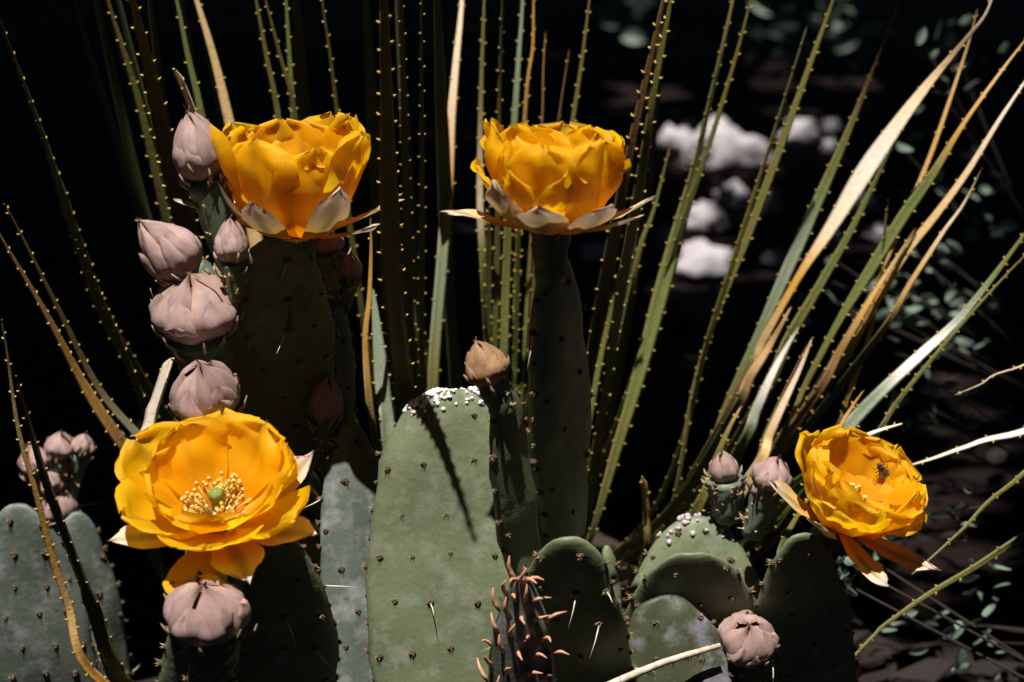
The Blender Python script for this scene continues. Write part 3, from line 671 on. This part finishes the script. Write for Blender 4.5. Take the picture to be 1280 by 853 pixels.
LF([(1290, 90), (1250, 150), (1210, 215), (1170, 270), (1130, 320), (1085, 390), (1030, 480)], 15, [WH, CR, TA, TA, OR, DK], [.85, .85, .8, .5, .2, -.2], 1.18, 1.2, teeth=.4)
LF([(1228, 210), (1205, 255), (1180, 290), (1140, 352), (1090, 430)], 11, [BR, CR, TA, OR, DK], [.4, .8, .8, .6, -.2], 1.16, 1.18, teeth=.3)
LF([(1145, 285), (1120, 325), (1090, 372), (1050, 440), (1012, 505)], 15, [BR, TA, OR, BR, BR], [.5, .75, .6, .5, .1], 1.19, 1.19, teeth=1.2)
LF([(1000, 408), (985, 432), (965, 470), (945, 515), (925, 560)], 15, [BG, WH, WH, BG, DK], [.6, .95, .95, .6, 0], 1.18, 1.18, teeth=.3, tip=.2)  # white stretch paints the glare on this blade
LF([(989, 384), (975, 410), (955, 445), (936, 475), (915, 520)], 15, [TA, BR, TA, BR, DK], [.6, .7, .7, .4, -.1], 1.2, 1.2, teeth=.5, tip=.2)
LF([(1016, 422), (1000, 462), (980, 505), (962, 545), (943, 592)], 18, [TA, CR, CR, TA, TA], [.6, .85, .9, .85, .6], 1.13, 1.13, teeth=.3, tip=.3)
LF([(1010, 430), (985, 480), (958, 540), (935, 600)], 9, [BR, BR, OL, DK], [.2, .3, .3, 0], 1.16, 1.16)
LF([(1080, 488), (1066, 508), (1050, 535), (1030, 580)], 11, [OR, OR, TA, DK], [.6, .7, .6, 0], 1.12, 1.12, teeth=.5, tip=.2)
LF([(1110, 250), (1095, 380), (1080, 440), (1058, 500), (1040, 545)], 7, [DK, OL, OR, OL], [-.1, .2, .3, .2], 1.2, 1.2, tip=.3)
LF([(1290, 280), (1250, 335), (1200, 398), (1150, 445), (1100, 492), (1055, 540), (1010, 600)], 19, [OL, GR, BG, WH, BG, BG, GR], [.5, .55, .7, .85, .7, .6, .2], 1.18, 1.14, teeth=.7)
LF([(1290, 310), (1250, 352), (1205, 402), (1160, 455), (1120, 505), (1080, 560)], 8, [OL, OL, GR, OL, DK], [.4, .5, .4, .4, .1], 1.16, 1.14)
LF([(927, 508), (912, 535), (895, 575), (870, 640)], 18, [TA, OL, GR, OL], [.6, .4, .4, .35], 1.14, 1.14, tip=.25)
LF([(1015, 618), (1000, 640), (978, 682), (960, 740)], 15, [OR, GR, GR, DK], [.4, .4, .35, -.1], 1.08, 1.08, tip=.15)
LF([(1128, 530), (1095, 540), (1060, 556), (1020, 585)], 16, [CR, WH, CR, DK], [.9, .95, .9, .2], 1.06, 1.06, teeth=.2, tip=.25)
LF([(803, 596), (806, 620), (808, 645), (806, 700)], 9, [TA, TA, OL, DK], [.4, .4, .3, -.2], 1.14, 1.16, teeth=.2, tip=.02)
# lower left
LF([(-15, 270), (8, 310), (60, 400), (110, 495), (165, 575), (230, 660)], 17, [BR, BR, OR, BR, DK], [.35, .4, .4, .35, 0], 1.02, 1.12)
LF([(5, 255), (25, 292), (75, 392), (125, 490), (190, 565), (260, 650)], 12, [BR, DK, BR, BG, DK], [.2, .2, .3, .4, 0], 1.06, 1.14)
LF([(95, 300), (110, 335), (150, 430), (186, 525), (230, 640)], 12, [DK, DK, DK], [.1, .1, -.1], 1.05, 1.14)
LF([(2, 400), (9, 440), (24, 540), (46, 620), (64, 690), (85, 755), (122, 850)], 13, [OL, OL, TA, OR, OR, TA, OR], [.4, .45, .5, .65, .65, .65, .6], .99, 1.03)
LF([(20, 470), (45, 560), (80, 660), (120, 760), (165, 860)], 22, DK, -.5, .99, 1.05)
LF([(216, 448), (205, 478), (190, 528), (175, 600)], 17, [CR, WH, CR, DK], [.8, .85, .75, -.1], 1.02, 1.04, teeth=.1, tip=.02)
LF([(135, 528), (160, 548), (185, 575), (215, 640)], 12, [BG, BG, BG, DK], [.4, .45, .4, 0], 1.2, 1.2, teeth=.3)
LF([(463, 270), (464, 310), (462, 370), (457, 440), (470, 560)], 14, [BR, OR, OR, BR, DK], [.4, .55, .5, .3, -.1], 1.1, 1.09, teeth=.1)
LF([(466, 360), (470, 400), (475, 450), (480, 500), (495, 600)], 20, [BG, BG, BG, BG, DK], [.5, .55, .5, .4, -.1], 1.13, 1.1, teeth=1, tip=.12)
# dark leaves filling the rosette
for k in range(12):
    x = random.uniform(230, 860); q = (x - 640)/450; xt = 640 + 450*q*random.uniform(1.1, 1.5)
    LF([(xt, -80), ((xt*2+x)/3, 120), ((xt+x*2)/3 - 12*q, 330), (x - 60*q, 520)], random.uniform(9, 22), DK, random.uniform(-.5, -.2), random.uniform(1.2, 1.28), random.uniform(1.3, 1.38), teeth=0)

SO2 = tag(empty('sotol_plant', (.86, 1.25, 0)), 'second sotol with loose low leaves hanging in among the grey-leaved shrubs', 'sotol')
mb = MB(); mb.tube([(0, 0, -.03), (0, 0, .05), (0, 0, .10), (0, 0, .14)], [.085, .10, .075, .02], 16); link('stem', mb.build('stem', CAUDEX), SO2)
for pts, w, c, b, yt, yb in [([(1194, 494), (1225, 481), (1262, 463), (1400, 440), (1600, 600)], 6, [CR, CR, CR], [.8, .8], 1.12, 1.2),
                             ([(1138, 582), (1165, 574), (1205, 560), (1255, 546), (1400, 530), (1620, 640)], 17, [CR, WH, TA, CR, CR], [.9, .9, .8, .8], 1.1, 1.2),
                             ([(1140, 718), (1170, 692), (1205, 660), (1255, 612), (1380, 540), (1600, 600)], 11, [OL, OL, OL, OL], [.45, .5], 1.06, 1.2),
                             ([(1113, 776), (1092, 795), (1062, 828), (1040, 870)][::-1] + [(1200, 720), (1400, 620), (1620, 680)], 13, [OL, OL, OL, DK, DK], [.4, .4, .45, -.3, -.3, -.3], 1.06, 1.2)]:
    sotol_leaf(SO2, pts, w, c, b, yt, yb, base=SO2.location + Vector((-.03, random.uniform(-.03, .03), .08)), seed=random.random()*9, teeth=.7)

# ------------------------------------------------------------------ grey-leaved shrubs in broken light
def shrub(root, leaves, label, seed):
    r = random.Random(seed); t = tag(empty('low_shrub', root), label, 'shrub', 'grey-leaved shrubs')
    mb = MB(); root = Vector(root)
    for p, _, _ in leaves[::10]:
        q = p - root; mb.tube([(0, 0, -.02), q*.5 + Vector((r.uniform(-.02, .02), r.uniform(-.02, .02), .02)), q], [.0016, .0011, .0006], 5)
    s = link('stems', mb.build('stems', BARK), t); s['kind'] = 'stuff'
    for p, size, lit in leaves:
        d = Vector((r.uniform(-1, 1), r.uniform(-1, .2), r.uniform(-.3, .7))).normalized()
        link('leaf', r.choice(SLEAF), t, frame(p - root, d, Vector((r.uniform(-1, 1), r.uniform(-1, 1), r.uniform(-1, 1)))) @ Matrix.Scale(size, 4))
        if lit: POOLS.append((p, size * r.uniform(.3, .8)))
SLEAF = []
for k in range(3):
    v = []; f = []
    for j in range(9):
        t = j/8; w = .26*math.sin(math.pi*min(.999, max(.02, t))**.85)**.8
        for i in range(5):
            q = -1 + i/2; v.append((w*q, .10*w*q*q*2 + .22*(t-.5)**2*(k-1) - .03*(1-abs(q)), t))
    for j in range(8):
        for i in range(4): f.append((j*5+i, j*5+i+1, j*5+i+6, j*5+i+5))
    SLEAF.append(mesh('leaf', v, f, SHRUB))
def cloud(spots, n, spread, Y, size, lit, seed):
    r = random.Random(seed); out = []
    for k in range(n):
        x, y = r.choice(spots); px, py = x + r.gauss(0, spread), y + r.gauss(0, spread); yy = r.uniform(*Y)
        p = P(px, py, yy)
        if p.z < .01: p.z = .012
        out.append((p, r.uniform(*size), r.random() < lit))
    return out
shrub((.62, 1.75, 0), cloud([(1150, 370), (1120, 400), (1190, 340), (1100, 350), (1180, 420), (1150, 450), (1060, 370), (1210, 400)], 75, 26, (1.55, 1.85), (.009, .022), .3, 1), 'grey-leaved shrub seen through the lit right-hand sotol leaves', 1)
shrub((.62, 1.9, 0), cloud([(1190, 230), (1230, 240), (1165, 70), (1225, 60), (1130, 200), (1230, 290), (1170, 120)], 42, 22, (1.7, 2.1), (.010, .022), .3, 2), 'grey-leaved shrub behind the tall curved tan leaf', 2)
shrub((.6, 5.2, 0), cloud([(770, 28), (800, 35), (1000, 25), (1035, 40), (970, 45), (1070, 30)], 46, 16, (4.6, 5.6), (.04, .085), .35, 6), 'distant blurred shrub on the ground beyond the pale rocks', 6)
shrub((.58, 1.5, 0), cloud([(1160, 480), (1180, 520), (1110, 520), (1200, 610), (1210, 500), (1140, 600)], 40, 24, (1.38, 1.55), (.007, .016), .12, 3), 'grey-leaved shrub around the leaning yellow flower', 3)
shrub((.46, 1.15, 0), cloud([(1080, 690), (1060, 710), (1055, 740), (1100, 660), (1075, 660), (1045, 720)], 30, 12, (1.08, 1.2), (.008, .016), 0, 4), 'small leafy sprig hanging under the leaning yellow flower', 4)
shrub((.60, 1.28, 0), cloud([(1235, 770), (1190, 660), (1225, 800), (1210, 650), (1165, 800), (1235, 720), (1205, 820), (1110, 775), (1240, 840)], 34, 14, (1.2, 1.34), (.007, .02), .14, 5), 'sparse grey-leaved shrub low by the hanging sotol leaves', 5)

# ------------------------------------------------------------------ twig, litter, insect
mb = MB(); tp = [P(770, 853, .905), P(795, 842, .908), P(830, 828, .911), P(862, 818, .913), P(900, 807, .917)]
mb.tube([tp[0] + (tp[0]-tp[1])*4] + tp, [.0022, .0021, .0020, .0018, .0017, .0013], 7)
for k in range(26):
    a = random.random(); p = tp[0].lerp(tp[-1], a); mb.cone(p, p + Vector((random.uniform(-.3, .3), -.3, random.choice((-1, 1)))).normalized()*random.uniform(.002, .004), .0004, 3)
tw = link('twig', mb.build('twig', TWIG)); tag(tw, 'dry whitish bristly twig leaning on the low scarred pad', 'twig')

mb = MB(); r = random.Random(9)
for k in range(2600):
    y = 1.3 + 7*r.random()**2; x = r.uniform(-1, 1)*(.45*y); a = r.uniform(0, 6.28); s_ = r.uniform(.012, .035)
    c = Vector((x, y, r.uniform(-.01, .012))); d = Vector((math.cos(a), math.sin(a), r.uniform(-.2, .3)))*s_; e = Vector((-math.sin(a), math.cos(a), r.uniform(-.4, .4)))*s_*.35
    mb.add([c-d, c+e, c+d, c-e], [(0, 1, 2, 3)])
lt = link('leaf_litter', mb.build('leaf_litter', LITTER, False)); tag(lt, 'dark dead leaves strewn over the shaded soil', None, None, 'stuff')

bpy.context.view_layer.update()
hit, hp, hn, *_ = scene.ray_cast(bpy.context.evaluated_depsgraph_get(), CAM, ray(1103, 589).normalized())
ip = hp - ray(1103, 589).normalized()*.0022 if hit else P(1103, 589, .93)
I = tag(empty('insect', ip), 'small dark insect sitting on a petal of the leaning flower', 'insect')
ax = Matrix.Rotation(R(-30), 4, 'Y') @ Matrix.Rotation(R(25), 4, 'X')
mb = MB(); mb.ball((0, 0, -.0015), .0022, .002, .0036, 10, 8); mb.ball((0, 0, .0030), .0017, .0016, .0017, 8, 6); mb.ball((0, 0, .0050), .0012, .0011, .0010, 8, 6)
link('body', mb.build('body', BEETLE), I, ax)
for sx in (-1, 1):
    mb = MB(); mb.add([(sx*.0004, -.0021, .003), (sx*.0022, -.0022, .0005), (sx*.0024, -.0018, -.004), (sx*.0008, -.0024, -.0045)], [(0, 1, 2, 3)]); link('wing', mb.build('wing', WING), I, ax)
    for k in range(3):
        mb = MB(); z = .0035 - .0018*k; mb.tube([(sx*.001, 0, z), (sx*.003, -.0006, z+.0004-.0006*k), (sx*.0038, .002, z-.0012*k)], [.0003, .00025, .0002], 4); link('leg', mb.build('leg', BEETLE), I, ax)

# ------------------------------------------------------------------ two unseen oaks added to block sky light, open above the plants
def sun_gap(gx, gy):                     # gap shaped to let sun onto the plants, measured along the sunlight
    return (np.abs(gx - .06) < .53) & (gy > .77) & (gy < np.where(gx > .30, 1.43, np.where(gx < -.22, 1.45, 1.60)))
def blocker(root, limbs, ylo, yhi, n, nsk, label):
    root = Vector(root); t = tag(empty('added_shade_tree', root), label, 'tree', 'added unseen shade trees')
    mb = MB(); mb.tube([(0, 0, -.1), (.05, 0, .5), (-.05, .05, 1.3), (-.1, .05, 2.0)], [.30, .22, .19, .17], 14)
    for e in limbs:
        e = Vector(e); a = Vector((-.08, .05, 1.85)); m = a.lerp(e, .5) + Vector((0, 0, .12))
        mb.tube([a, m, e, e*1.15], [.13, .08, .04, .01], 9)
    link('trunk', mb.build('trunk', BARK), t)
    cz = rng.uniform(2.3, 4.0, n); gx = rng.uniform(-7, 7, n); gy = rng.uniform(ylo, yhi, n)
    a = rng.uniform(0, 2*np.pi, nsk); rr = rng.uniform(6.3, 8.2, nsk)      # low skirt added all round to block horizon sky light
    sx, sy = rr*np.cos(a), 3 + rr*np.sin(a); sz_ = rng.uniform(.05, 3.4, nsk)
    gx = np.concatenate([gx, sx - S.x/S.z*sz_]); gy = np.concatenate([gy, sy - S.y/S.z*sz_]); cz = np.concatenate([cz, sz_])
    cx, cy = gx + S.x/S.z*cz, gy + S.y/S.z*cz
    keep = ~sun_gap(gx, gy) & (cy >= ylo - 1.1) & (cy < yhi)
    for p, rad in POOLS:
        qx, qy = p.x - S.x/S.z*p.z, p.y - S.y/S.z*p.z
        keep &= (gx - qx)**2 + (gy - qy)**2 > (rad + (.03 if rad < .03 else .05))**2
    pc = np.stack([cx, cy, cz], 1)[keep]; K = len(pc)
    th = rng.uniform(0, 2*np.pi, K); tl = rng.normal(0, .35, (K, 2)); sz = rng.uniform(.07, .115, K)
    dx = np.stack([np.cos(th), np.sin(th), tl[:, 0]], 1)*sz[:, None]; dy = np.stack([-np.sin(th), np.cos(th), tl[:, 1]], 1)*sz[:, None]*.55
    up = np.zeros((K, 3)); up[:, 2] = sz*.12
    V = np.stack([pc-dx, pc-dx*.2+dy, pc+dx, pc-dx*.2-dy, pc+up], 1) - np.array(root)
    idx = np.arange(K)[:, None]*5
    F = np.concatenate([idx+np.array([0, 1, 4]), idx+np.array([1, 2, 4]), idx+np.array([2, 3, 4]), idx+np.array([3, 0, 4])], 0)
    me = bpy.data.meshes.new('crown'); me.vertices.add(K*5); me.vertices.foreach_set('co', V.reshape(-1).astype(np.float32))
    me.loops.add(len(F)*3); me.loops.foreach_set('vertex_index', F.reshape(-1).astype(np.int32))
    me.polygons.add(len(F)); me.polygons.foreach_set('loop_start', np.arange(0, len(F)*3, 3, dtype=np.int32)); me.polygons.foreach_set('loop_total', np.full(len(F), 3, dtype=np.int32))
    me.materials.append(BLOCKERLEAF); me.update(calc_edges=True); me.validate()
    cr = link('crown', me, t); cr['kind'] = 'stuff'
blocker((3.1, 5.2, 0), [(-2.2, -2.4, 2.9), (-4.2, -1.0, 3.2), (-2.6, 1.8, 3.3), (-.5, 3.4, 3.4), (1.2, .5, 3.4), (-.5, -2.8, 3.0), (-4.6, 2.6, 3.4), (-6.6, -2.4, 2.9)], 1.2, 11.5, 95000, 60000, 'added unseen oak shading the ground beyond the sotol')
blocker((-2.4, -2.6, 0), [(2.2, 1.4, 2.9), (4.2, -1.0, 3.2), (2.6, 2.4, 3.3), (-.5, 3.0, 3.4), (-1.2, -2.5, 3.4), (5.5, 2.0, 3.0), (-2.6, 1.6, 3.4)], -5.5, 1.2, 66000, 60000, 'oak added unseen to block sky light, its crown over the open side')
